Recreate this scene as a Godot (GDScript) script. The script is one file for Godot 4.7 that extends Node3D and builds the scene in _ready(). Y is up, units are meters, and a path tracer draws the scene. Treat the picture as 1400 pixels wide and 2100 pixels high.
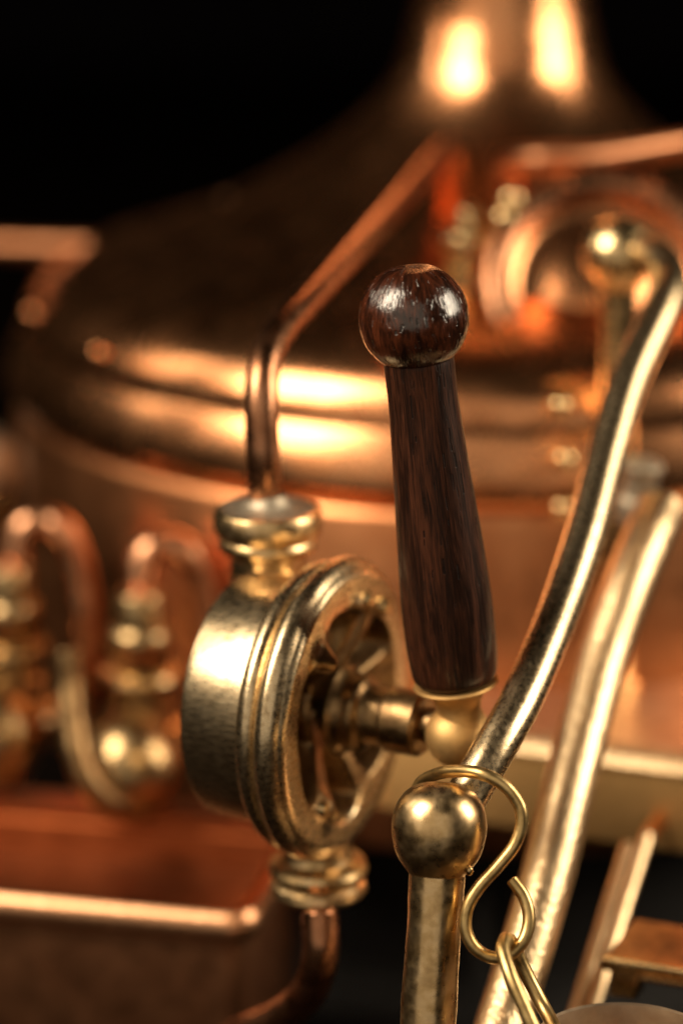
extends Node3D
# A close-up of a brass and copper model still. Lengths below are millimetres, brought to metres by MM.

const MM := 0.001
const PITCH := 16.0                       # the camera looks down by this many degrees
const K := 0.0514 / 300.0                 # width of one photo pixel at one millimetre of distance
const YAW := 21.7                         # the model is turned by this much
const TABLE := -186.0                     # height of the table top

var M := {}                               # materials
var org := Vector3.ZERO                   # base of the thing being built, mm
var taken := {}
var E_DIR := Vector3(cos(deg_to_rad(YAW)), 0, sin(deg_to_rad(YAW)))      # along the stair treads
var N_DIR := Vector3(-sin(deg_to_rad(YAW)), 0, cos(deg_to_rad(YAW)))     # down the stairs, to the front
var AXIS := Vector3(24.0, 0, -430.9)      # the kettle's axis
var dome: Array = []


func _ready() -> void:
	# camera
	var cam := Camera3D.new()
	cam.name = "camera"
	cam.near = 0.02
	cam.far = 20.0
	cam.fov = 20.4
	var lens := CameraAttributesPhysical.new()
	lens.frustum_focal_length = 66.7
	lens.frustum_focus_distance = 0.3
	lens.frustum_near = 0.02
	lens.frustum_far = 20.0
	lens.exposure_aperture = 5.9
	cam.attributes = lens
	cam.rotation_degrees = Vector3(-PITCH, 0, 0)
	add_child(cam)
	cam.current = true
	# dark studio
	var env := Environment.new()
	env.background_mode = Environment.BG_COLOR
	env.background_color = Color(0.012, 0.008, 0.007)
	env.tonemap_mode = Environment.TONE_MAPPER_LINEAR
	env.tonemap_exposure = 1.0
	env.sdfgi_enabled = true
	env.ssao_enabled = true
	env.ssil_enabled = true
	var we := WorldEnvironment.new()
	we.name = "environment"
	we.environment = env
	add_child(we)
	# a soft box and a strip on either side, and a wide dim fill behind the camera
	var warm := Color(1.0, 0.925, 0.81)
	lamp("softbox_left", Vector3(-262, 175, -190), Vector3(0, -70, -320), Vector2(0.18, 0.22), 0.225, warm)
	lamp("softbox_right", Vector3(300, 50, -275), Vector3(20, -80, -320), Vector2(0.11, 0.17), 0.085, warm)
	lamp("strip_left", Vector3(-290, 90, -400), Vector3(20, -60, -400), Vector2(0.04, 0.16), 0.012, warm)
	lamp("strip_right", Vector3(320, 60, -385), Vector3(20, -60, -390), Vector2(0.04, 0.20), 0.026, warm)
	lamp("fill_front", Vector3(-130, 60, 180), Vector3(20, -80, -320), Vector2(0.85, 0.60), 0.08, warm)

	make_materials()
	make_table()
	make_kettle()
	make_platform()
	make_trough()
	make_taps()
	make_pipes()
	make_relief_valve()
	make_valve()
	make_lever()
	make_stairs()
	make_handrail()
	make_hook()
	make_far_knob()


func lamp(called: String, from: Vector3, to: Vector3, size: Vector2, energy: float, tint: Color) -> void:
	var l := AreaLight3D.new()
	l.name = called
	l.area_size = size
	l.light_energy = energy
	l.light_color = tint
	l.area_range = 5.0
	l.shadow_enabled = true
	add_child(l)
	l.look_at_from_position(from * MM, to * MM, Vector3.UP)


# ---------------------------------------------------------------- places
func at(px: float, py: float, d: float) -> Vector3:
	var x := (px - 700.0) * K * d
	var y := (1050.0 - py) * K * d
	var s := sin(deg_to_rad(PITCH))
	var c := cos(deg_to_rad(PITCH))
	return Vector3(x, y * c - d * s, -y * s - d * c)


func on_height(px: float, py: float, h: float) -> Vector3:
	return at(px, py, h / at(px, py, 1.0).y)


func dome_radius(y: float) -> float:
	for i in dome.size() - 1:
		var a: Vector2 = dome[i]
		var b: Vector2 = dome[i + 1]
		if y >= a.y and y <= b.y:
			return lerpf(a.x, b.x, (y - a.y) / (b.y - a.y))
	return 0.0


func dome_hit(px: float, py: float) -> Array:          # a point of the kettle and the way it faces there
	var d := 330.0
	while d < 470.0:
		var p := at(px, py, d)
		if Vector2(p.x - AXIS.x, p.z - AXIS.z).length() < dome_radius(p.y):
			var slope := (dome_radius(p.y + 1.0) - dome_radius(p.y - 1.0)) / 2.0
			var out := Vector3(p.x - AXIS.x, 0, p.z - AXIS.z).normalized()
			return [p, (out - Vector3.UP * slope).normalized()]
		d += 0.1
	return [at(px, py, 430.0), Vector3.BACK]


# ---------------------------------------------------------------- things
func named(base: String) -> String:
	var n: int = taken.get(base, 0)
	taken[base] = n + 1
	return base if n == 0 else "%s_%03d" % [base, n]


func tag(o: Node, label: String, category: String, group := "", kind := "") -> void:
	o.set_meta("label", label)
	o.set_meta("category", category)
	if group:
		o.set_meta("group", group)
	if kind:
		o.set_meta("kind", kind)


func thing(called: String, base: Vector3, label: String, category: String, group := "") -> Node3D:
	var o := Node3D.new()
	o.name = named(called)
	o.position = base * MM
	org = base
	tag(o, label, category, group)
	add_child(o, true)
	return o


func tool() -> SurfaceTool:
	var st := SurfaceTool.new()
	st.begin(Mesh.PRIMITIVE_TRIANGLES)
	return st


func obj(called: String, st: SurfaceTool, mat: Material, parent: Node) -> MeshInstance3D:
	var o := MeshInstance3D.new()
	o.name = called
	st.index()
	o.mesh = st.commit()
	o.mesh.surface_set_material(0, mat)
	parent.add_child(o, true)
	return o


# ---------------------------------------------------------------- shapes
func face(st: SurfaceTool, p: Array, n: Array, uv: Array) -> void:
	var g: Vector3 = (p[2] - p[0]).cross(p[1] - p[0])
	if g.length_squared() < 1e-12:
		return
	var order := [0, 1, 2] if g.dot(n[0] + n[1] + n[2]) >= 0.0 else [0, 2, 1]
	for i: int in order:
		st.set_normal(n[i])
		st.set_uv(uv[i])
		st.add_vertex((p[i] - org) * MM)


func quad(st: SurfaceTool, a: Array, b: Array, c: Array, d: Array) -> void:      # each [point, normal, uv]
	face(st, [a[0], b[0], c[0]], [a[1], b[1], c[1]], [a[2], b[2], c[2]])
	face(st, [a[0], c[0], d[0]], [a[1], c[1], d[1]], [a[2], c[2], d[2]])


func frame(base: Vector3, up: Vector3) -> Transform3D:          # y along up
	var y := up.normalized()
	var x := y.cross(Vector3(0.03, 0.02, 1.0)).normalized()
	if x.length() < 0.5:
		x = Vector3.RIGHT
	return Transform3D(Basis(x, y, x.cross(y).normalized()), base)


func profile_normals(pr: Array, crease := 0.75) -> Array:       # per segment, the normals at its two ends
	var seg := []
	for i in pr.size() - 1:
		var d: Vector2 = pr[i + 1] - pr[i]
		seg.append(Vector2(d.y, -d.x).normalized())
	var out := []
	for i in seg.size():
		var n0: Vector2 = seg[i]
		var n1: Vector2 = seg[i]
		if i > 0 and seg[i - 1].dot(seg[i]) > crease:
			n0 = (seg[i - 1] + seg[i]).normalized()
		if i < seg.size() - 1 and seg[i + 1].dot(seg[i]) > crease:
			n1 = (seg[i + 1] + seg[i]).normalized()
		out.append([n0, n1])
	return out


func smooth_profile(pr: Array, steps := 4) -> Array:
	var out := []
	for i in pr.size() - 1:
		var p0: Vector2 = pr[maxi(i - 1, 0)]
		var p1: Vector2 = pr[i]
		var p2: Vector2 = pr[i + 1]
		var p3: Vector2 = pr[mini(i + 2, pr.size() - 1)]
		for k in steps:
			var q := p1.cubic_interpolate(p2, p0, p3, float(k) / steps)
			out.append(Vector2(maxf(q.x, 0.0), q.y))
	out.append(pr[-1])
	return out


func lathe(st: SurfaceTool, pr: Array, xf: Transform3D, segs := 64, crease := 0.75) -> void:
	var ns := profile_normals(pr, crease)
	var total := 0.0
	for i in pr.size() - 1:
		total += pr[i].distance_to(pr[i + 1])
	var run := 0.0
	for i in pr.size() - 1:
		var a: Vector2 = pr[i]
		var b: Vector2 = pr[i + 1]
		var v0 := run / total
		run += a.distance_to(b)
		var v1 := run / total
		for j in segs:
			var t0 := TAU * j / segs
			var t1 := TAU * (j + 1) / segs
			var c := []
			for e in [[a, ns[i][0], t0, v0, j], [a, ns[i][0], t1, v0, j + 1], [b, ns[i][1], t1, v1, j + 1], [b, ns[i][1], t0, v1, j]]:
				var around := Vector3(cos(e[2]), 0, sin(e[2]))
				c.append([xf * (around * e[0].x + Vector3(0, e[0].y, 0)), (xf.basis * (around * e[1].x + Vector3(0, e[1].y, 0))).normalized(), Vector2(float(e[4]) / segs, e[3])])
			quad(st, c[0], c[1], c[2], c[3])


func ball_profile(r: float, squash := 1.0, steps := 24) -> Array:
	var pr := []
	for i in steps + 1:
		var t := -PI / 2 + PI * i / steps
		pr.append(Vector2(maxf(r * cos(t), 0.0), r * squash * sin(t)))
	return pr


func ring_profile(big: float, small: float, steps := 16) -> Array:     # a full torus
	var pr := []
	for i in steps + 1:
		var t := -PI / 2 + TAU * i / steps
		pr.append(Vector2(big + small * cos(t), small * sin(t)))
	return pr


func curve(pts: Array, steps := 8) -> Array:
	var out := []
	for i in pts.size() - 1:
		var p0: Vector3 = pts[maxi(i - 1, 0)]
		var p1: Vector3 = pts[i]
		var p2: Vector3 = pts[i + 1]
		var p3: Vector3 = pts[mini(i + 2, pts.size() - 1)]
		for k in steps:
			out.append(p1.cubic_interpolate(p2, p0, p3, float(k) / steps))
	out.append(pts[-1])
	return out


func tube(st: SurfaceTool, path: Array, radius, segs := 24, closed := false, flat := 1.0) -> void:     # radius: a number, or one per point; flat: thickness over width
	var n := path.size()
	var side := Vector3.ZERO
	var rings := []
	var run := 0.0
	for i in n:
		var a: Vector3 = path[(i - 1 + n) % n] if closed else path[maxi(i - 1, 0)]
		var b: Vector3 = path[(i + 1) % n] if closed else path[mini(i + 1, n - 1)]
		var t := (b - a).normalized()
		if i == 0:
			side = t.cross(Vector3(0.2, 0.3, 1.0)).normalized()
		side = (side - t * side.dot(t)).normalized()
		var up := t.cross(side)
		var r: float = radius[i] if radius is Array else radius
		if i > 0:
			run += path[i].distance_to(path[i - 1])
		var ring := []
		for j in segs + 1:
			var w := TAU * j / segs
			var nn := (side * cos(w) + up * sin(w) / flat).normalized()
			ring.append([path[i] + (side * cos(w) + up * sin(w) * flat) * r, nn, Vector2(float(j) / segs, run * 0.05), t, r])
		rings.append(ring)
	for i in (n if closed else n - 1):
		var p: Array = rings[i]
		var q: Array = rings[(i + 1) % n]
		for j in segs:
			quad(st, p[j], p[j + 1], q[j + 1], q[j])
	if not closed:
		for e in [[0, -1.0], [n - 1, 1.0]]:
			var ring: Array = rings[e[0]]
			var o: Vector3 = ring[0][3] * e[1]
			var c: Vector3 = path[e[0]] + o * ring[0][4] * 0.25
			for j in segs:      # a low rounded end
				var m0: Vector3 = ring[j][0].lerp(path[e[0]], 0.3) + o * ring[0][4] * 0.2
				var m1: Vector3 = ring[j + 1][0].lerp(path[e[0]], 0.3) + o * ring[0][4] * 0.2
				var k0: Vector3 = (ring[j][1] + o * 2.0).normalized()
				var k1: Vector3 = (ring[j + 1][1] + o * 2.0).normalized()
				quad(st, ring[j], ring[j + 1], [m1, k1, ring[j + 1][2]], [m0, k0, ring[j][2]])
				face(st, [m0, m1, c], [k0, k1, o], [ring[j][2], ring[j + 1][2], ring[j][2]])


func outline(sx: float, sz: float, corner: float, steps := 6) -> Array:      # [point, normal] round a rectangle with rounded corners, in x and z
	var out := []
	for q in 4:
		var cx: float = (sx / 2 - corner) * [1, -1, -1, 1][q]
		var cz: float = (sz / 2 - corner) * [1, 1, -1, -1][q]
		for i in steps + 1:
			var t := PI / 2 * (q + float(i) / steps)
			var n := Vector3(cos(t), 0, sin(t))
			out.append([Vector3(cx, 0, cz) + n * corner, n])
	return out


func slab(st: SurfaceTool, sx: float, sz: float, corner: float, pr: Array, xf: Transform3D, caps := true) -> void:    # profile: (offset outwards, height), from the bottom up
	var ol := outline(sx, sz, corner)
	var ns := profile_normals(pr, 0.6)
	var n := ol.size()
	for i in pr.size() - 1:
		for j in n:
			var c := []
			for e in [[i, j, 0], [i, (j + 1) % n, 0], [i + 1, (j + 1) % n, 1], [i + 1, j, 1]]:
				var o: Array = ol[e[1]]
				var w: Vector2 = pr[e[0]]
				var m: Vector2 = ns[i][e[2]]
				c.append([xf * (o[0] + o[1] * w.x + Vector3(0, w.y, 0)), (xf.basis * (o[1] * m.x + Vector3(0, m.y, 0))).normalized(), Vector2(float(j) / n, w.y * 0.1)])
			quad(st, c[0], c[1], c[2], c[3])
	if caps:
		for e in [[0, -1.0], [pr.size() - 1, 1.0]]:
			var w: Vector2 = pr[e[0]]
			var up := (xf.basis * Vector3(0, e[1], 0)).normalized()
			var mid := xf * Vector3(0, w.y, 0)
			for j in n:
				var a: Vector3 = xf * (ol[j][0] + ol[j][1] * w.x + Vector3(0, w.y, 0))
				var b: Vector3 = xf * (ol[(j + 1) % n][0] + ol[(j + 1) % n][1] * w.x + Vector3(0, w.y, 0))
				face(st, [mid, a, b], [up, up, up], [Vector2(0.5, 0.5), Vector2(a.x, a.z) * 0.02, Vector2(b.x, b.z) * 0.02])


func block(st: SurfaceTool, size: Vector3, bevel: float, xf: Transform3D) -> void:      # centred; bevelled all round
	var h := size.y / 2
	slab(st, size.x, size.z, bevel, [Vector2(-bevel, -h), Vector2(-bevel * 0.3, -h + bevel * 0.3), Vector2(0, -h + bevel), Vector2(0, h - bevel), Vector2(-bevel * 0.3, h - bevel * 0.3), Vector2(-bevel, h)], xf)


func turned(at_place: Vector3) -> Transform3D:       # x along the treads, z to the front
	return Transform3D(Basis(E_DIR, Vector3.UP, N_DIR), at_place)


# ---------------------------------------------------------------- materials
func ramp(stops: Array) -> Gradient:
	var g := Gradient.new()
	var o := PackedFloat32Array()
	var c := PackedColorArray()
	for s in stops:
		o.append(s[0])
		c.append(Color(s[1], s[2], s[3]).linear_to_srgb() if s.size() == 4 else Color(s[1], s[1], s[1]))
	g.offsets = o
	g.colors = c
	return g


func noise(seed_: int, freq: float, octaves: int, g: Gradient, size := 512, kind := FastNoiseLite.TYPE_SIMPLEX_SMOOTH) -> NoiseTexture2D:
	var f := FastNoiseLite.new()
	f.seed = seed_
	f.noise_type = kind
	f.frequency = freq
	f.fractal_octaves = octaves
	f.fractal_gain = 0.55
	var t := NoiseTexture2D.new()
	t.width = size
	t.height = size
	t.seamless = true
	t.generate_mipmaps = false
	t.noise = f
	if g:
		t.color_ramp = g
	return t


func metal(called: String, colors: Gradient, rough: Gradient, tile: float, bump: float, seed_: int, bump_freq := 0.02, bump_octaves := 4, color_freq := 0.008) -> StandardMaterial3D:
	var m := StandardMaterial3D.new()
	m.resource_name = called
	m.metallic = 1.0
	m.roughness = 1.0
	m.albedo_texture = noise(seed_, color_freq, 5, colors)
	m.roughness_texture = noise(seed_ + 1, color_freq * 1.7, 5, rough)
	m.uv1_triplanar = true
	m.uv1_scale = Vector3.ONE * (1000.0 / tile)
	if bump > 0.0:
		m.heightmap_enabled = true
		m.heightmap_texture = noise(seed_ + 2, bump_freq, bump_octaves, null)
		m.heightmap_scale = bump * 0.1            # mm to cm
	return m


func make_materials() -> void:
	M.brass = metal("brass", ramp([[0.0, 0.46, 0.29, 0.13], [0.4, 0.74, 0.52, 0.26], [1.0, 0.82, 0.61, 0.33]]), ramp([[0.0, 0.36], [0.5, 0.25], [1.0, 0.18]]), 22.0, 0.012, 11, 0.03, 4)
	M.pale_brass = metal("pale_brass", ramp([[0.0, 0.34, 0.24, 0.14], [0.32, 0.62, 0.46, 0.27], [0.46, 0.78, 0.60, 0.37], [1.0, 0.86, 0.68, 0.44]]), ramp([[0.0, 0.44], [0.4, 0.30], [1.0, 0.20]]), 13.0, 0.009, 23, 0.06, 5, 0.022)
	M.drum_brass = M.pale_brass.duplicate()
	M.drum_brass.resource_name = "brushed_brass"
	M.drum_brass.uv1_scale = Vector3(26, 120, 60)
	M.rough_brass = metal("rough_brass", ramp([[0.0, 0.56, 0.37, 0.20], [0.5, 0.80, 0.58, 0.34], [1.0, 0.88, 0.67, 0.42]]), ramp([[0.0, 0.42], [1.0, 0.24]]), 9.0, 0.11, 37, 0.022, 4, 0.02)
	M.post_brass = metal("post_brass", ramp([[0.0, 0.36, 0.22, 0.10], [0.40, 0.62, 0.42, 0.20], [0.6, 0.80, 0.57, 0.31], [1.0, 0.85, 0.63, 0.37]]), ramp([[0.0, 0.46], [0.5, 0.30], [1.0, 0.20]]), 16.0, 0.022, 29, 0.012, 5, 0.010)
	M.old_brass = metal("old_brass", ramp([[0.0, 0.24, 0.14, 0.06], [0.5, 0.50, 0.34, 0.17], [1.0, 0.64, 0.46, 0.25]]), ramp([[0.0, 0.36], [1.0, 0.22]]), 18.0, 0.01, 47, 0.03, 4)
	M.old_copper = metal("old_copper", ramp([[0.0, 0.28, 0.11, 0.05], [1.0, 0.46, 0.21, 0.11]]), ramp([[0.0, 0.40], [1.0, 0.28]]), 30.0, 0.015, 59)
	M.matte_copper = metal("matte_copper", ramp([[0.0, 0.56, 0.23, 0.11], [1.0, 0.74, 0.34, 0.17]]), ramp([[0.0, 0.50], [1.0, 0.36]]), 40.0, 0.02, 63, 0.03, 4)
	M.brushed_copper = M.matte_copper.duplicate()
	M.brushed_copper.resource_name = "brushed_copper"
	M.brushed_copper.albedo_texture = noise(77, 0.03, 5, ramp([[0.0, 0.42, 0.23, 0.13], [0.45, 0.84, 0.58, 0.40], [1.0, 0.92, 0.72, 0.55]]))
	M.brushed_copper.uv1_scale = Vector3(9, 60, 70)
	M.tread_brass = metal("dark_tread_brass", ramp([[0.0, 0.16, 0.085, 0.04], [0.5, 0.38, 0.21, 0.10], [1.0, 0.60, 0.38, 0.20]]), ramp([[0.0, 0.42], [1.0, 0.24]]), 12.0, 0.0, 91)
	M.tread_brass.uv1_scale = Vector3(40, 90, 25)
	M.wall_copper = metal("wall_copper", ramp([[0.0, 0.60, 0.23, 0.095], [1.0, 0.82, 0.36, 0.16]]), ramp([[0.0, 0.44], [1.0, 0.30]]), 40.0, 0.03, 69, 0.02, 3)
	M.loop = metal("loop_copper", ramp([[0.0, 0.62, 0.28, 0.14], [1.0, 0.82, 0.42, 0.25]]), ramp([[0.0, 0.34], [1.0, 0.24]]), 18.0, 0.0, 73)
	M.bright_copper = metal("bright_copper", ramp([[0.0, 0.84, 0.42, 0.22], [1.0, 0.88, 0.48, 0.27]]), ramp([[0.0, 0.44], [1.0, 0.28]]), 10.0, 0.06, 97)
	M.satin_brass = metal("satin_brass", ramp([[0.0, 0.72, 0.45, 0.18], [1.0, 0.88, 0.58, 0.25]]), ramp([[0.0, 0.64], [1.0, 0.54]]), 20.0, 0.01, 61, 0.03, 4, 0.02)
	M.wire = metal("brass_wire", ramp([[0.0, 0.38, 0.24, 0.09], [0.5, 0.70, 0.49, 0.21], [1.0, 0.78, 0.56, 0.27]]), ramp([[0.0, 0.44], [1.0, 0.28]]), 8.0, 0.012, 41)
	M.cast = metal("shaded_cast_brass", ramp([[0.0, 0.08, 0.045, 0.022], [0.45, 0.28, 0.17, 0.08], [1.0, 0.52, 0.34, 0.16]]), ramp([[0.0, 0.48], [0.5, 0.34], [1.0, 0.24]]), 16.0, 0.03, 53, 0.02, 4, 0.012)  # darkened for the shade in the valve's recess; the tap spout shares it
	M.copper = metal("copper", ramp([[0.0, 0.74, 0.29, 0.12], [0.5, 0.84, 0.37, 0.165], [1.0, 0.88, 0.42, 0.20]]), ramp([[0.0, 0.33], [0.5, 0.255], [1.0, 0.20]]), 60.0, 0.05, 67, 0.008, 3)
	M.pipe = metal("copper_pipe", ramp([[0.0, 0.28, 0.115, 0.055], [0.5, 0.46, 0.21, 0.11], [1.0, 0.60, 0.29, 0.16]]), ramp([[0.0, 0.38], [0.5, 0.28], [1.0, 0.22]]), 18.0, 0.012, 71)
	M.solder = metal("solder", ramp([[0.0, 0.34, 0.28, 0.21], [1.0, 0.62, 0.54, 0.42]]), ramp([[0.0, 0.65], [1.0, 0.48]]), 6.0, 0.05, 83)
	M.bucket = metal("bucket_metal", ramp([[0.0, 0.40, 0.29, 0.20], [1.0, 0.58, 0.45, 0.32]]), ramp([[0.0, 0.52], [1.0, 0.38]]), 14.0, 0.03, 89)
	var iron := StandardMaterial3D.new()
	iron.resource_name = "shade_black_iron"
	iron.albedo_color = Color(0.012, 0.010, 0.009).linear_to_srgb()  # shade under the kettle is put into this black; shelf legs share it
	iron.roughness = 0.8
	M.iron = iron
	var cloth := StandardMaterial3D.new()
	cloth.resource_name = "black_table"
	cloth.albedo_color = Color(0.006, 0.004, 0.003).linear_to_srgb()
	cloth.roughness = 1.0
	cloth.metallic_specular = 0.0
	M.table = cloth
	M.wood = wood(101, 1.0)
	M.knob_wood = wood(131, 0.75)


func wood(seed_: int, gloss: float) -> StandardMaterial3D:      # u runs round, v along
	var w := 512
	var h := 512
	var grain := FastNoiseLite.new()
	grain.seed = seed_
	grain.frequency = 1.0
	grain.fractal_octaves = 3
	var rng := RandomNumberGenerator.new()
	rng.seed = seed_
	var pores := PackedFloat32Array()
	pores.resize(w * h)
	for k in 300:
		var x := rng.randi_range(0, w - 1)
		var y := rng.randi_range(0, h - 1)
		var lengthy := rng.randi_range(6, 30)
		var deep := rng.randf_range(0.35, 1.0)
		var wide := rng.randi_range(1, 4)
		for i in lengthy:
			if rng.randf() < 0.1:
				x += rng.randi_range(-1, 1)
			for q in wide:
				pores[((y + i) % h) * w + (x + q + w) % w] = deep
	var color := Image.create(w, h, false, Image.FORMAT_RGB8)
	var relief := Image.create(w, h, false, Image.FORMAT_RGB8)
	var gloss_map := Image.create(w, h, false, Image.FORMAT_RGB8)
	var dark := Color(0.014, 0.0056, 0.0034)
	var red := Color(0.078, 0.0235, 0.0095) if gloss == 1.0 else Color(0.11, 0.026, 0.009)
	for y in h:
		for x in w:
			var t := TAU * x / w
			var v := float(y) / h
			var wob := grain.get_noise_3d(cos(t) * 1.2, sin(t) * 1.2, v * 1.6) * 1.3
			var broad := grain.get_noise_3d(cos(t) * 2.0 + wob, sin(t) * 2.0 - wob * 0.6, v * (1.8 if gloss == 1.0 else 2.6) + 7.0)
			var fine := grain.get_noise_3d(cos(t) * 17.0 + wob * 3.0, sin(t) * 17.0, v * (4.5 if gloss == 1.0 else 8.0) + wob + 31.0)
			var hair := grain.get_noise_3d(cos(t) * 60.0, sin(t) * 60.0, v * 14.0 + 51.0)
			var p := pores[y * w + x]
			var s := clampf(0.35 + broad * 0.55 + fine * 0.38 + hair * 0.46, 0.0, 1.0)
			var c := dark.lerp(red, s * s * (3.0 - 2.0 * s)) * (1.0 - 0.8 * p)
			color.set_pixel(x, y, c.linear_to_srgb())
			var z := clampf(0.62 + fine * 0.14 + hair * 0.18 - p * 0.62, 0.0, 1.0)
			relief.set_pixel(x, y, Color(z, z, z))
			var r := clampf(((0.46 if gloss == 1.0 else 0.26) + fine * 0.12 + hair * 0.10 + broad * 0.12 + p * 0.4) * gloss, 0.12, 1.0)
			gloss_map.set_pixel(x, y, Color(r, r, r))
	var m := StandardMaterial3D.new()
	m.resource_name = "dark_wood"
	m.albedo_texture = ImageTexture.create_from_image(color)
	m.roughness = 1.0
	m.roughness_texture = ImageTexture.create_from_image(gloss_map)
	m.heightmap_enabled = true
	m.heightmap_texture = ImageTexture.create_from_image(relief)
	m.heightmap_scale = 0.007 if gloss == 1.0 else 0.010
	m.metallic_specular = 0.30 if gloss == 1.0 else 0.85
	m.clearcoat_enabled = true
	m.clearcoat = 0.12
	m.clearcoat_roughness = 0.14
	return m


# ---------------------------------------------------------------- the setting
func make_table() -> void:
	org = Vector3.ZERO
	var st := tool()
	slab(st, 2400, 2400, 5, [Vector2(-2, -20), Vector2(0, -18), Vector2(0, -2), Vector2(-2, 0)], Transform3D(Basis(), Vector3(0, TABLE, -300)))
	var o := obj("table_top", st, M.table, self)
	tag(o, "black table surface below the whole model", "table", "", "structure")


func make_kettle() -> void:
	dome = smooth_profile([Vector2(75.2, -101.3), Vector2(75.5, -100.0), Vector2(75.0, -97.4), Vector2(73.9, -94.6), Vector2(72.6, -92.4)], 4)
	var shoulder := smooth_profile([Vector2(72.6, -91.4), Vector2(72.0, -88.8), Vector2(70.0, -85.8), Vector2(66.0, -83.2), Vector2(59.6, -80.9), Vector2(51.4, -78.2), Vector2(43.2, -75.0), Vector2(34.6, -70.3), Vector2(26.8, -65.4), Vector2(20.4, -60.2), Vector2(16.0, -54.6), Vector2(14.0, -48.6), Vector2(13.0, -42.0), Vector2(12.4, -20.0), Vector2(12.2, 30.0)], 4)
	dome += shoulder
	var base := Vector3(AXIS.x, -152.0, AXIS.z)
	var k := thing("copper_kettle", base, "big polished copper still kettle with flared neck and banded shoulder, filling the background", "kettle")
	var xf := Transform3D(Basis(), AXIS)
	var st := tool()
	lathe(st, shoulder, xf, 128)
	obj("dome", st, M.copper, k)
	st = tool()
	lathe(st, [Vector2(73.2, -102.8), Vector2(73.9, -102.4)] + smooth_profile([Vector2(74.3, -101.8), Vector2(74.9, -100.8), Vector2(75.1, -99.4), Vector2(74.8, -97.0), Vector2(73.9, -94.4), Vector2(72.9, -92.3)], 4) + [Vector2(71.6, -91.5)], xf, 128)
	obj("seam_band", st, M.copper, k)
	st = tool()
	lathe(st, [Vector2(0, -152), Vector2(71, -152), Vector2(73.6, -150.6), Vector2(74, -149), Vector2(74, -104.2), Vector2(73.6, -103.2), Vector2(72.8, -102.6)], xf, 128)
	obj("wall", st, M.wall_copper, k)
	# the round hatch on the dome
	var hit := dome_hit(1238, 602)
	var hp: Vector3 = hit[0]
	var hn: Vector3 = (hit[1] + Vector3(0.0, -0.55, 0.3)).normalized()
	var hx := frame(hp, hn)
	st = tool()
	lathe(st, smooth_profile([Vector2(14.4, -10.0), Vector2(14.2, 0.6), Vector2(15.2, 1.6), Vector2(16.9, 2.1), Vector2(17.3, 3.2), Vector2(16.5, 4.2), Vector2(14.8, 4.5), Vector2(13.4, 3.9), Vector2(12.9, 2.6)], 4), hx, 80)
	var rim := obj("hatch_rim", st, M.pipe, k)
	st = tool()
	lathe(st, smooth_profile([Vector2(13.2, 2.6), Vector2(12.4, 1.0), Vector2(9.6, 1.0), Vector2(6.0, 2.2), Vector2(2.4, 3.0), Vector2(0.0, 3.1)], 4), hx, 64)
	obj("hatch_lid", st, M.copper, rim)
	# bolts round the hatch rim
	for i in 8:
		var t := TAU * (i + 0.35) / 8
		var bp := hx * Vector3(15.4 * cos(t), 4.2, 15.4 * sin(t))
		st = tool()
		lathe(st, [Vector2(0.9, -0.4), Vector2(0.9, 0.3), Vector2(0.6, 0.7), Vector2(0, 0.8)], Transform3D(hx.basis, bp), 12)
		obj("bolt", st, M.copper, rim)
	# rivets of the shoulder seam, on the left flank
	var rv := tool()
	lathe(rv, [Vector2(1.2, -0.6), Vector2(1.15, 0.1), Vector2(0.8, 0.65), Vector2(0.3, 0.85), Vector2(0, 0.9)], Transform3D(Basis(), org), 14)
	var rivet := rv.commit()
	for y in [-88.2]:
		for i in 3:
			var t := PI * (0.80 + 0.13 * i)
			var r := dome_radius(y)
			var dir := Vector3(cos(t), 0, sin(t))
			var slope := (dome_radius(y + 1.0) - dome_radius(y - 1.0)) / 2.0
			var o := MeshInstance3D.new()
			o.name = "rivet"
			o.mesh = rivet
			o.material_override = M.copper
			o.transform = frame((AXIS + dir * r + Vector3(0, y, 0) - org) * MM, (dir - Vector3.UP * slope).normalized())
			k.add_child(o, true)
	for q in [[1148, 832], [1158, 942], [1152, 1042]]:  # added beads, their glints stand in for gold reflections on the kettle
		var sd := 330.0
		var sp := at(q[0], q[1], sd)
		while Vector2(sp.x - AXIS.x, sp.z - AXIS.z).length() > (75.0 if q[1] < 1000 else 74.2) and sd < 420.0:
			sd += 0.1
			sp = at(q[0], q[1], sd)
		st = tool()
		lathe(st, ball_profile(1.5), Transform3D(Basis(), sp), 20)
		obj("glint_bead", st, M.brass, k)
	# an added stand under it, coloured black for the shade in the gap
	base = Vector3(AXIS.x, TABLE, AXIS.z)
	var s := thing("added_kettle_stand", base, "added round stand under the copper kettle, coloured black for the shadow there", "stand")
	st = tool()
	lathe(st, [Vector2(0, 0), Vector2(60, 0), Vector2(60, 3), Vector2(50, 6), Vector2(50, 28), Vector2(62, 31), Vector2(62, 33.7), Vector2(0, 33.7)], Transform3D(Basis(), base), 64)
	obj("drum", st, M.iron, s)


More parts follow.
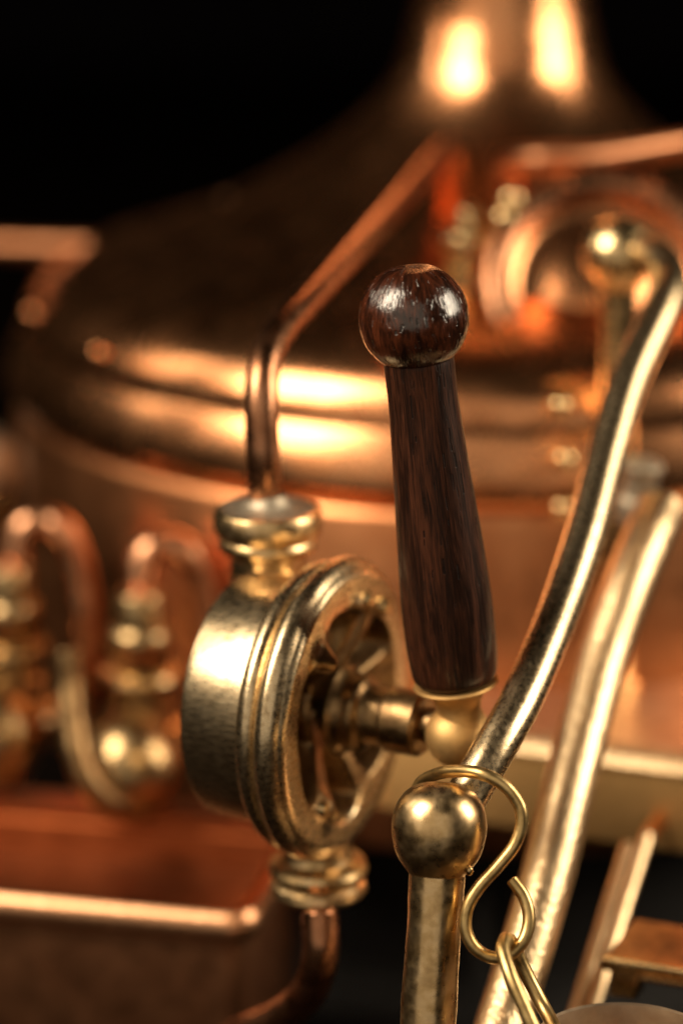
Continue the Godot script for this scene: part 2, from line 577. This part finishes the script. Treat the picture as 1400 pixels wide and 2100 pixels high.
func make_platform() -> void:
	var top := -127.0
	var edge := Vector3(24.1, top, -338.7)           # a point of the front edge
	var ex := 62.0
	var mid := edge + E_DIR * (ex / 2 - 20.0) - N_DIR * 16.0
	var p := thing("brass_platform", Vector3(mid.x, top - 13.0, mid.z), "brass edged shelf with a brushed copper top in front of the kettle, behind the stairs", "shelf")
	var st := tool()
	slab(st, ex, 31.0, 0.8, [Vector2(1.2, -12.2), Vector2(1.6, -12.0), Vector2(1.7, -11.6), Vector2(0, -1.9)], turned(mid))
	obj("front_plate", st, M.satin_brass, p)
	st = tool()
	slab(st, ex + 1.2, 32.2, 1.2, [Vector2(-0.4, -2.2), Vector2(0.2, -2.0), Vector2(0.4, -1.8), Vector2(-0.7, -0.2), Vector2(-1.4, -0.06)], turned(mid))
	obj("edge_strip", st, M.rough_brass, p)
	st = tool()
	slab(st, ex - 2.4, 28.6, 0.8, [Vector2(0, -0.3), Vector2(0, 0.1), Vector2(-0.3, 0.25)], turned(mid))
	obj("top_sheet", st, M.brushed_copper, p)
	for s in [-1, 1]:
		for f in [-1, 1]:
			st = tool()
			var foot: Vector3 = mid + E_DIR * (s * 26.0) + N_DIR * (f * 11.0)
			foot.y = TABLE
			lathe(st, [Vector2(0, 0), Vector2(2.4, 0), Vector2(2.4, 1), Vector2(1.4, 3), Vector2(1.4, top - TABLE - 12.2), Vector2(0, top - TABLE - 12.2)], Transform3D(Basis(), foot), 20)
			obj("leg", st, M.iron, p)


func make_trough() -> void:
	var h := -144.5
	var a := on_height(0, 1842, h)
	var b := on_height(512, 1888, h)
	var along := (b - a).normalized()
	var back := Vector3(along.z, 0, -along.x)
	var sx := 62.0
	var sz := 34.0
	var mid := b - along * sx / 2 + back * sz / 2
	var t := thing("copper_trough", Vector3(mid.x, TABLE, mid.z), "open copper trough with a thick rolled rim under the brass taps", "trough")
	var xf := Transform3D(Basis(along, Vector3.UP, -back), mid)
	var st := tool()
	var deep := TABLE - h
	slab(st, sx - 2.4, sz - 2.4, 2.6, [Vector2(-0.8, deep), Vector2(0, deep + 0.8), Vector2(0, -0.6)], xf, false)
	obj("outer_wall", st, M.matte_copper, t)
	st = tool()
	slab(st, sx - 2.4, sz - 2.4, 2.6, [Vector2(-1.0, -0.4), Vector2(-1.0, -8.0)], xf, false)
	obj("inner_wall", st, M.old_copper, t)
	st = tool()
	slab(st, sx, sz, 3.2, smooth_profile([Vector2(-1.4, -3.6), Vector2(0.2, -3.1), Vector2(0.9, -1.6), Vector2(0.5, 0.1), Vector2(-1.0, 0.9), Vector2(-2.6, 0.5), Vector2(-3.4, -1.0), Vector2(-2.8, -2.6)], 3), xf, false)
	obj("rim", st, M.bright_copper, t)
	st = tool()
	slab(st, sx - 4.4, sz - 4.4, 1.8, [Vector2(0, -7.6), Vector2(0, -7.0)], xf)
	obj("inset_plate", st, M.old_copper, t)


func make_taps() -> void:
	# the tap right beside the round valve first, the other is its copy
	var axis := at(290, 1400, 382)
	var mid := at(268, 1572, 380)
	var t := thing("brass_tap", mid, "nearer brass tap with a ball body and copper loop, just left of the round valve", "tap", "brass taps over the copper trough")
	var up := frame(Vector3(axis.x, mid.y, axis.z), Vector3.UP)
	var st := tool()
	lathe(st, ball_profile(7.2, 1.05), Transform3D(Basis(), mid), 40)
	obj("ball_body", st, M.old_brass, t)
	st = tool()
	var y := 0.0
	lathe(st, [Vector2(3.6, 4.5), Vector2(3.7, 5.6), Vector2(4.4, 6.0), Vector2(4.5, 6.8), Vector2(3.7, 7.3), Vector2(3.6, 10.4), Vector2(5.2, 10.8), Vector2(5.5, 11.4), Vector2(5.2, 12.1), Vector2(4.0, 12.5), Vector2(4.0, 15.0), Vector2(4.3, 15.6), Vector2(4.35, 17.2), Vector2(4.0, 17.9), Vector2(3.4, 18.4), Vector2(3.3, 22.4), Vector2(3.0, 22.9), Vector2(2.1, 23.0)], up, 40, 0.85)
	obj("collar", st, M.old_brass, t)
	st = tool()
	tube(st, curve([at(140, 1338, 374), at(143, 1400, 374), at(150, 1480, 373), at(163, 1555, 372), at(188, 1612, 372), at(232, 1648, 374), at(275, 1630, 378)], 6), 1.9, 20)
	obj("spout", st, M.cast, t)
	st = tool()
	var wall := Vector3(AXIS.x, mid.y, AXIS.z)
	tube(st, [mid, mid + (wall - mid).normalized() * 14.0], 3.4, 24)
	obj("stub", st, M.old_brass, t)
	st = tool()
	tube(st, curve([up * Vector3(0, 21, 0), at(287, 1215, 382), at(291, 1160, 382), at(312, 1124, 382), at(346, 1114, 383), at(382, 1132, 383), at(408, 1178, 384), at(424, 1240, 385), at(434, 1310, 386), at(438, 1400, 388), at(438, 1480, 392)], 6), 2.05, 22)
	obj("copper_loop", st, M.loop, t)
	var c := t.duplicate()
	c.name = named("brass_tap")
	tag(c, "brass tap with a copper loop cut off by the left edge of the picture", "tap", "brass taps over the copper trough")
	add_child(c, true)
	# set on the kettle's wall further round to the left
	var turn := Transform3D(Basis(Vector3.UP, deg_to_rad(-12.0)), Vector3.ZERO)
	var axis_m := AXIS * MM
	c.transform = Transform3D(Basis(), Vector3(axis_m.x, 0, axis_m.z)) * turn * Transform3D(Basis(), Vector3(-axis_m.x, 0, -axis_m.z)) * t.transform
	c.position += Vector3(-5.2, 0.4, 1.6) * MM


func make_pipes() -> void:
	# the steam pipe: up from the valve, back to the kettle's neck and off to the right
	var from := at(546, 1060, 330)
	var p := thing("steam_pipe", from, "thin copper pipe rising from the round valve and slanting back to the kettle dome", "pipe")
	var st := tool()
	tube(st, curve([from, at(541, 960, 327), at(537, 880, 326), at(537, 806, 326), at(541, 754, 327), at(556, 708, 329.5), at(583, 664, 333.5), at(625, 618, 340), at(700, 533, 356), at(800, 424, 382), at(878, 336, 398), at(906, 310, 404), at(926, 296, 424)], 8), 1.95, 24)
	obj("pipe", st, M.pipe, p)
	from = at(1010, 350, 424)
	p = thing("branch_pipe", from, "dim copper pipe running from the kettle dome to the right edge, above the round hatch", "pipe")
	st = tool()
	tube(st, curve([from, at(1052, 332, 404), at(1140, 326, 398), at(1240, 323, 393), at(1420, 294, 386)], 8), 1.95, 24)
	obj("pipe", st, M.old_copper, p)
	# the feed pipe from the left edge
	from = at(392, 512, 447)
	p = thing("feed_pipe", from, "level copper pipe coming in from the left edge to the kettle", "pipe")
	st = tool()
	tube(st, curve([at(-120, 500, 452), at(0, 504, 451), at(180, 508, 449), from, at(450, 520, 446)], 6), 2.0, 24)
	obj("pipe", st, M.old_copper, p)
	st = tool()
	lathe(st, [Vector2(0, -1.2), Vector2(3.0, -1.2), Vector2(3.4, -0.6), Vector2(3.4, 0.6), Vector2(3.0, 1.2), Vector2(0, 1.2)], frame(at(388, 512, 447), at(450, 520, 446) - from), 32)
	obj("flange", st, M.pipe, p)
	for q in [[384, 462, 446], [474, 421, 441]]:
		st = tool()
		lathe(st, ball_profile(2.0), Transform3D(Basis(), at(q[0], q[1], q[2])), 16)
		obj("bolt", st, M.bright_copper, p)
	# the drain pipe under the valve
	from = at(656, 1872, 323.5)
	p = thing("drain_pipe", from, "copper pipe bending left from the bottom of the round valve", "pipe")
	st = tool()
	tube(st, curve([from, at(658, 1940, 323.5), at(650, 1995, 325), at(625, 2045, 329), at(575, 2085, 332), at(520, 2110, 335), at(480, 2130, 338)], 8), 2.1, 24)
	obj("pipe", st, M.pipe, p)


func make_relief_valve() -> void:
	var hit := dome_hit(958, 566)
	var base: Vector3 = hit[0]
	var v := thing("relief_valve", base, "small brass relief valve on the dome behind the wooden knob", "valve")
	var up := Transform3D(Basis(), base)
	var st := tool()
	lathe(st, [Vector2(4.0, -3.0), Vector2(4.0, 1.6), Vector2(3.1, 2.0), Vector2(3.1, 4.0), Vector2(3.9, 4.4), Vector2(4.1, 5.2), Vector2(3.7, 6.2), Vector2(2.0, 6.8), Vector2(1.6, 9.0), Vector2(0, 9.2)], up, 32)
	obj("body", st, M.brass, v)
	st = tool()
	lathe(st, ball_profile(1.7), Transform3D(Basis(), base + Vector3(0, 8.2, 0)), 24)
	obj("cap", st, M.brass, v)
	st = tool()
	var side := Transform3D(Basis(), base + Vector3(4.6, -0.5, 2.5))
	lathe(st, [Vector2(2.0, -4.0), Vector2(2.0, 4.6), Vector2(1.3, 5.2), Vector2(1.3, 7.4), Vector2(0, 7.6)], side, 24)
	obj("outlet", st, M.brass, v)
	st = tool()
	lathe(st, ball_profile(1.6), Transform3D(Basis(), base + Vector3(4.8, 8.6, 2.5)), 24)
	obj("outlet_ball", st, M.brass, v)
	st = tool()
	lathe(st, ball_profile(1.6), Transform3D(Basis(), base + Vector3(5.8, 11.0, 2.0)), 24)
	obj("outlet_ball", st, M.brass, v)


func make_valve() -> void:
	var axis := Vector3(cos(deg_to_rad(26.5)), 0, sin(deg_to_rad(26.5)))
	var face_mid := at(696, 1456, 322)                      # middle of the front rim
	var back := face_mid - axis * 14.2
	var v := thing("round_valve", back, "round brass valve body with a flanged cast front, behind the wooden handle", "valve")
	var xf := frame(back, axis)
	var st := tool()
	lathe(st, [Vector2(0, 1.2), Vector2(13.2, 1.2), Vector2(14.0, 1.5), Vector2(14.3, 2.3), Vector2(14.3, 9.6)], xf, 96)
	obj("drum", st, M.drum_brass, v)
	st = tool()
	lathe(st, smooth_profile([Vector2(14.0, 9.2), Vector2(15.6, 9.3), Vector2(16.4, 9.9), Vector2(16.6, 10.8), Vector2(16.1, 11.5), Vector2(15.5, 11.8)], 3), xf, 96)
	obj("rear_flange", st, M.pale_brass, v)
	st = tool()
	lathe(st, smooth_profile([Vector2(15.6, 11.7), Vector2(16.6, 12.0), Vector2(17.4, 12.9), Vector2(17.4, 13.7), Vector2(17.0, 14.4), Vector2(16.4, 14.9)], 3), xf, 96)
	cast_face(st, back, axis, 12.6, 16.4, 18)
	obj("front_ring", st, M.pale_brass, v)
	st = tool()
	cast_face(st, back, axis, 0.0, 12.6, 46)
	var cover := obj("front_cover", st, M.cast, v)  # recess shade is put into this darker brass, against the pale ring
	for d in [[232.0, 11.6], [246.0, 11.9], [72.0, 12.9], [50.0, 13.2]]:
		var t := deg_to_rad(d[0])
		var right := Vector3.UP.cross(axis).normalized()
		var bp: Vector3 = back + (right * cos(t) + Vector3.UP * sin(t)) * d[1] + axis * 15.4
		st = tool()
		lathe(st, [Vector2(1.0, -1.2), Vector2(1.0, 0.3), Vector2(0.7, 0.8), Vector2(0, 0.95)], frame(bp, axis), 16)
		obj("bolt", st, M.brass, cover)
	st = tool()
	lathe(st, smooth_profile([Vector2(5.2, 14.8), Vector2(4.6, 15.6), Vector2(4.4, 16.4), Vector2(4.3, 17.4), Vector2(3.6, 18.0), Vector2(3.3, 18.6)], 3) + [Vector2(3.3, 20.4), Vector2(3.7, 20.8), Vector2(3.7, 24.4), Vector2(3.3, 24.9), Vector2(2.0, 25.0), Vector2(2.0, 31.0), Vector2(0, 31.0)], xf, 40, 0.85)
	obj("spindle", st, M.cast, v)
	# fittings above and below, set on the drum
	var mid := back + axis * 4.6
	var top := at(549, 1040, 329)
	var foot := Vector3(top.x, mid.y + 13.0, top.z)
	var th := top.y - foot.y
	var ux := Transform3D(Basis(), foot)
	st = tool()
	lathe(st, [Vector2(4.3, -4.0), Vector2(4.4, th - 5.6), Vector2(4.7, th - 5.3), Vector2(5.5, th - 5.0), Vector2(5.75, th - 4.5), Vector2(5.7, th - 3.9), Vector2(5.45, th - 3.5), Vector2(5.5, th - 3.2), Vector2(6.1, th - 2.9), Vector2(6.3, th - 2.4), Vector2(6.3, th - 0.7), Vector2(6.0, th - 0.15), Vector2(5.5, th)], ux, 64, 0.85)
	var fit := obj("top_fitting", st, M.post_brass, v)
	st = tool()
	lathe(st, smooth_profile([Vector2(5.5, th - 0.05), Vector2(4.2, th - 0.1), Vector2(3.0, th + 0.2), Vector2(2.3, th + 0.9), Vector2(2.0, th + 1.6)], 3), ux, 48)
	obj("solder_joint", st, M.solder, fit)
	var under := back + axis * 11.4
	var low := Vector3(under.x, at(658, 1880, 324).y, under.z)
	var hh := back.y - 15.8 - low.y
	ux = Transform3D(Basis(), low)
	st = tool()
	lathe(st, [Vector2(1.8, 0), Vector2(4.4, 0.0), Vector2(5.2, 0.4), Vector2(5.7, 1.1), Vector2(5.5, 1.9), Vector2(5.0, 2.3), Vector2(5.0, 2.6), Vector2(5.6, 3.0), Vector2(5.8, 3.7), Vector2(5.5, 4.4), Vector2(4.2, 5.0), Vector2(3.9, 5.8), Vector2(3.9, hh)], ux, 64, 0.85)
	obj("bottom_fitting", st, M.post_brass, v)


func cast_height(r: float, a: float) -> float:        # the cast front: a ring, ribs and pockets, in mm before the back of the valve
	var h := 15.5 - 0.7 * pow(maxf(r - 15.4, 0.0), 2.0) - 0.25 * pow(maxf(15.0 - r, 0.0) / 3.0, 2.0)
	h += 0.4 * (1.0 - smoothstep(3.0, 7.0, r)) - 0.22 * smoothstep(6.0, 11.0, r) * (1.0 - smoothstep(11.0, 12.5, r))
	for p in [[93.0, 20.0, 3.0], [36.0, 17.0, 3.0], [64.5, 5.0, 6.0], [181.0, 45.0, 6.5], [268.0, 21.0, 5.5], [325.0, 26.0, 5.0]]:      # middle, half width, depth
		var off: float = absf(wrapf(a - p[0], -180.0, 180.0)) - p[1]
		var side := -deg_to_rad(off) * r - 0.35
		var inner := r - 4.6
		var outer: float = 12.3 + 0.45 * sin(deg_to_rad(a) * 3.0 + 1.0) + 0.28 * sin(deg_to_rad(a) * 7.0) - r
		var edge := minf(side, minf(inner, outer))
		var k := 1.4                                   # rounded corners
		edge -= 0.55 * exp(-absf(side - outer) / k) + 0.4 * exp(-absf(side - inner) / k)
		h -= p[2] * smoothstep(-0.5, 1.5, edge)
	for q in [[10.4, 131.0, 2.7, 2.0], [11.0, 238.0, 1.6, 1.9], [11.6, 78.0, 0.8, 1.5]]:          # lumps left by the casting
		var u := Vector2(r, 0).rotated(deg_to_rad(a)).distance_to(Vector2(q[0], 0).rotated(deg_to_rad(q[1])))
		h += q[2] * exp(-u * u / (q[3] * q[3]))
	return h


func cast_face(st: SurfaceTool, back: Vector3, axis: Vector3, from: float, to: float, rings: int) -> void:
	var right := Vector3.UP.cross(axis).normalized()
	var segs := 200
	var grid := []
	for i in rings + 1:
		var r := lerpf(from, to, float(i) / rings)
		var row := []
		for j in segs + 1:
			var a := 360.0 * j / segs
			var out := right * cos(deg_to_rad(a)) + Vector3.UP * sin(deg_to_rad(a))
			var around := -right * sin(deg_to_rad(a)) + Vector3.UP * cos(deg_to_rad(a))
			var dr := (cast_height(r + 0.12, a) - cast_height(maxf(r - 0.12, 0.0), a)) / 0.24
			var step := rad_to_deg(0.12 / maxf(r, 0.6))
			var da := (cast_height(r, a + step) - cast_height(r, a - step)) / 0.24
			row.append([back + out * r + axis * cast_height(r, a), (axis - out * dr - around * da).normalized(), Vector2(0.5, 0.5)])
		grid.append(row)
	for i in rings:
		for j in segs:
			quad(st, grid[i][j], grid[i][j + 1], grid[i + 1][j + 1], grid[i + 1][j])


func make_lever() -> void:
	var hub := at(938, 1508, 314.5)
	var base := at(934, 1398, 312.5)
	var knob := at(848, 652, 300)
	var up := (knob - base).normalized()
	var l := thing("hand_lever", hub, "dark turned wood lever handle with a round knob, standing on the brass valve spindle", "handle")
	var st := tool()
	lathe(st, ball_profile(3.6, 1.0), frame(hub, up), 40)
	obj("hub", st, M.satin_brass, l)
	st = tool()
	var gap := hub.distance_to(base)
	lathe(st, [Vector2(3.0, -gap + 1.5), Vector2(2.4, -gap + 3.0), Vector2(2.6, -2.2), Vector2(3.2, -1.0), Vector2(4.5, -0.4), Vector2(4.7, -0.2), Vector2(4.6, 0.05), Vector2(0, 0.1)], frame(base, up), 48)
	obj("ferrule", st, M.satin_brass, l)
	var lg := base.distance_to(knob)
	st = tool()
	lathe(st, smooth_profile([Vector2(0, 0.1), Vector2(2.2, 0.1), Vector2(3.9, 0.2), Vector2(4.5, 0.7), Vector2(4.75, 1.8), Vector2(4.92, 4.0), Vector2(4.98, 7.0), Vector2(4.92, 11.0), Vector2(4.6, 17.0), Vector2(4.22, 23.0), Vector2(3.92, 28.5), Vector2(3.74, 32.5), Vector2(3.72, lg - 4.2), Vector2(3.2, lg - 3.4)], 4), frame(base, up), 72)
	var grip := obj("grip", st, M.wood, l)
	st = tool()
	var pr := []
	for i in 41:      # a ball with a slightly flattened crown
		var t := -PI / 2 + PI * i / 40.0
		var h := 5.85 * sin(t)
		pr.append(Vector2(maxf(5.85 * cos(t), 0.0), minf(h, 5.2 + (h - 5.2) * 0.45) if h > 5.2 else h))
	lathe(st, pr, frame(knob, up), 80)
	obj("knob", st, M.knob_wood, grip)


func make_stairs() -> void:
	var first := Vector3(30.1, -138.3, -298.4)        # front left corner of the lower tread's top
	var rise := Vector3(4.2, 7.3, -15.6)              # from one tread to the next one up
	var s := thing("brass_stairs", Vector3(30, TABLE, -298), "small brass stairs with slanting side bars and flat treads, at lower right", "stairs")
	var wide := 34.0
	for i in range(-3, 1):
		var c: Vector3 = first + rise * i
		var st := tool()
		block(st, Vector3(wide, 1.3, 12.0), 0.35, turned(c + E_DIR * wide / 2 - N_DIR * 5.5 - Vector3(0, 0.65, 0)))
		var tread := obj("tread", st, M.tread_brass, s)
		st = tool()
		block(st, Vector3(wide + 0.6, 1.7, 0.9), 0.3, turned(c + E_DIR * wide / 2 + N_DIR * 0.35 - Vector3(0, 0.65, 0)))
		obj("nosing", st, M.brass, tread)
		st = tool()
		block(st, Vector3(wide - 2.0, 1.0, 1.6), 0.3, turned(c + E_DIR * wide / 2 - N_DIR * 3.0 - Vector3(0, 3.1, 0)))
		obj("cross_bar", st, M.brass, tread)
		for q in [1.8, wide - 1.8]:
			st = tool()
			block(st, Vector3(3.4, 4.4, 3.4), 0.5, turned(c + E_DIR * q - N_DIR * 3.0 - Vector3(0, 3.5, 0)))
			obj("bracket", st, M.brass, tread)
	# stringers: a flat bar with a thin plate on its inner side
	var a := at(1292, 1738, 351)
	var b := at(1190, 2060, 336)
	var run := (b - a).normalized()
	var floor_at := a + run * ((TABLE - a.y) / run.y)
	for q in [0.0, wide + 1.5]:
		var mid: Vector3 = (a + floor_at) / 2 + E_DIR * q
		var side := run.cross(E_DIR).normalized()
		var top: Vector3 = a + E_DIR * q
		var low: Vector3 = floor_at + E_DIR * q
		var st := tool()
		tube(st, [top, top.lerp(mid, 0.1), mid, low], 1.25, 24, false, 0.8)
		var bar := obj("stringer", st, M.rough_brass, s)
		st = tool()
		var over := E_DIR * 1.9 + side * (0.9 if side.y > 0.0 else -0.9)
		tube(st, [top + over - run * 1.5, mid + over, low + over], 0.85, 20, false, 0.7)
		obj("side_strip", st, M.rough_brass, bar)
		st = tool()
		tube(st, [top + over - run * 1.2, top + over - N_DIR * 6.0 + Vector3(0, 0.6, 0), top + over - N_DIR * 11.0 + Vector3(0, 1.2, 0)], 1.1, 20, false, 0.5)
		obj("top_strap", st, M.copper, bar)


func make_handrail() -> void:
	var ball := at(900, 1699, 298)
	var foot := at(878, 2100, 299 + 0.0)
	var down := (foot - ball).normalized()
	var floor_at := ball + down * ((TABLE - ball.y) / down.y)
	var h := thing("stair_handrail", floor_at, "brass handrail of two sloping rods between ball topped posts, right of the wooden handle", "handrail")
	# front post and its ball
	var st := tool()
	var dent := []
	var way := []
	for i in 41:
		var f := i / 40.0
		way.append(ball.lerp(floor_at, f) + Vector3(0.05 * sin(f * 19.0), 0, 0))
		dent.append(2.92 + 0.06 * sin(f * 31.0) + 0.03 * sin(f * 83.0))
	tube(st, way, dent, 20)
	var post := obj("post", st, M.post_brass, h)
	st = tool()
	lathe(st, smooth_profile([Vector2(2.6, -5.1), Vector2(3.4, -4.3), Vector2(4.45, -2.7), Vector2(4.95, -0.6), Vector2(4.95, 0.9), Vector2(4.5, 2.6), Vector2(3.5, 3.9), Vector2(2.0, 4.65), Vector2(0, 4.8)], 5), frame(ball, -down), 56)
	obj("ball", st, M.post_brass, post)
	st = tool()
	lathe(st, ball_profile(0.42, 1.3), Transform3D(Basis(), at(962, 1786, 296)), 12)
	obj("solder_drop", st, M.brass, post)
	# back post on the platform
	var b2 := at(1270, 521, 362)
	var f2 := Vector3(b2.x + 0.6, -126.9, b2.z)
	st = tool()
	lathe(st, [Vector2(3.4, 0), Vector2(3.4, 1.2), Vector2(2.5, 2.0), Vector2(2.3, f2.distance_to(b2) - 4.0)], frame(f2, b2 - f2), 32)
	var post2 := obj("post", st, M.brass, h)
	st = tool()
	lathe(st, smooth_profile([Vector2(2.2, -4.6), Vector2(3.2, -3.6), Vector2(4.5, -1.7), Vector2(4.8, 0.3), Vector2(4.3, 2.3), Vector2(3.0, 3.9), Vector2(1.4, 4.6), Vector2(0, 4.7)], 5), frame(b2, Vector3.UP), 48)
	obj("ball", st, M.brass, post2)
	# upper rod, from beyond the right edge down into the front ball
	st = tool()
	tube(st, curve([at(1280, 520, 361), at(1318, 516, 359), at(1352, 532, 356), at(1372, 572, 352.5), at(1358, 628, 348.5), at(1290, 776, 341), at(1243, 930, 334), at(1203, 1080, 327), at(1160, 1210, 321), at(1118, 1320, 315), at(1066, 1440, 309), at(1010, 1540, 305), at(958, 1630, 303), at(920, 1690, 301.5)], 8), 2.32, 32)
	obj("upper_rod", st, M.pale_brass, h)
	# lower rod
	st = tool()
	var slope := curve([at(1362, 1034, 352), at(1350, 1058, 350.5), at(1326, 1108, 347), at(1286, 1205, 343), at(1236, 1350, 339), at(1197, 1493, 334), at(1160, 1636, 329), at(1126, 1779, 325), at(1086, 1921, 321), at(1042, 2064, 317), at(990, 2220, 312), at(900, 2420, 306)], 8)
	var thick := []
	for q in slope.size():          # a rounded, slightly flattened end
		thick.append(2.85 * sqrt(1.0 - pow(maxf(0.0, 1.0 - q / 7.0), 2.4)) + 0.25)
	tube(st, slope, thick, 32)
	var low := obj("lower_rod", st, M.rough_brass, h)
	end_fitting(low)


func end_fitting(rod: Node) -> void:      # the dull upright socket that the lower rod runs into
	var top := at(1318, 948, 357)
	var st := tool()
	lathe(st, smooth_profile([Vector2(0, -8.4), Vector2(2.2, -8.2), Vector2(2.7, -7.2), Vector2(2.7, -5.0), Vector2(2.3, -4.2), Vector2(2.2, -1.4), Vector2(2.6, -0.8), Vector2(2.4, 0.0), Vector2(0, 0.4)], 3), frame(top, Vector3(0.1, 1.0, 0.12)), 28)
	obj("end_fitting", st, M.solder, rod)


func make_hook() -> void:
	var st := tool()
	org = at(1000, 1800, 297)
	tube(st, curve([at(846, 1640, 305), at(862, 1606, 304.5), at(888, 1590, 302.5), at(923, 1582, 299.5), at(980, 1585, 296.6), at(1031, 1609, 296), at(1063, 1649, 296), at(1069, 1689, 296), at(1054, 1734, 296), at(1020, 1777, 296), at(980, 1822, 296), at(957, 1866, 296), at(955, 1909, 296), at(974, 1945, 296), at(1010, 1964, 296), at(1046, 1957, 296), at(1074, 1926, 296.5), at(1084, 1883, 297), at(1074, 1840, 297.5), at(1049, 1805, 298)], 8), 0.68, 20)
	var o := obj("wire_hook", st, M.wire, self)
	o.position = org * MM
	tag(o, "S shaped brass wire hook hanging over the rod beside the ball", "hook")
	st = tool()
	org = at(1080, 2040, 294)
	tube(st, curve([at(1036, 1926, 294.2), at(1031, 1950, 292.4), at(1045, 1998, 290.6), at(1070, 2058, 289.4), at(1100, 2124, 288.6), at(1128, 2172, 288.8), at(1150, 2186, 290.5), at(1156, 2160, 293), at(1138, 2112, 296), at(1112, 2062, 298.5), at(1082, 2004, 299.2), at(1056, 1950, 298.6), at(1044, 1928, 296.6)], 8), 0.76, 18, true)
	o = obj("chain_link", st, M.wire, self)
	o.position = org * MM
	tag(o, "oval brass wire link hanging in the lower loop of the hook", "chain link")
	# the bucket that hangs from the link
	var rim := at(1285, 2146, 296)
	var deep := 17.0
	var b := thing("small_bucket", rim - Vector3(0, deep, 0), "small dull metal bucket cut off at the lower right corner", "bucket")
	var xf := Transform3D(Basis(), rim)
	st = tool()
	lathe(st, [Vector2(0, -deep), Vector2(7.4, -deep), Vector2(7.8, -deep + 0.5), Vector2(9.7, -0.6), Vector2(9.9, -0.2), Vector2(9.9, 0.2), Vector2(9.7, 0.35), Vector2(9.4, 0.2), Vector2(9.2, -0.6), Vector2(7.2, -deep + 1.0), Vector2(0, -deep + 1.0)], xf, 80)
	obj("body", st, M.bucket, b)
	st = tool()
	tube(st, curve([rim + Vector3(-9.7, -1.2, 0), rim + Vector3(-10.6, -0.4, 0.4), rim + Vector3(-9.8, 1.3, 1.2), rim + Vector3(-8.2, 0.8, 2.2), rim + Vector3(-7.6, -1.4, 2.6)], 6), 0.5, 12)
	obj("ear", st, M.wire, b)


func make_far_knob() -> void:
	var top := at(-34, 960, 455)
	var base := Vector3(top.x, TABLE, top.z)
	var p := thing("brass_column", base, "pale greenish brass column, blurred at the far left edge behind the kettle", "column")
	var st := tool()
	var h := top.y - TABLE
	lathe(st, [Vector2(0, 0), Vector2(5, 0), Vector2(5, 2), Vector2(2.6, 4), Vector2(2.6, h - 10.0), Vector2(3.6, h - 9.0), Vector2(3.6, h - 7.0)], Transform3D(Basis(), base), 32)
	obj("shaft", st, M.brass, p)
	st = tool()
	lathe(st, ball_profile(5.6, 1.2), Transform3D(Basis(), top), 32)
	obj("knob", st, M.solder, p)
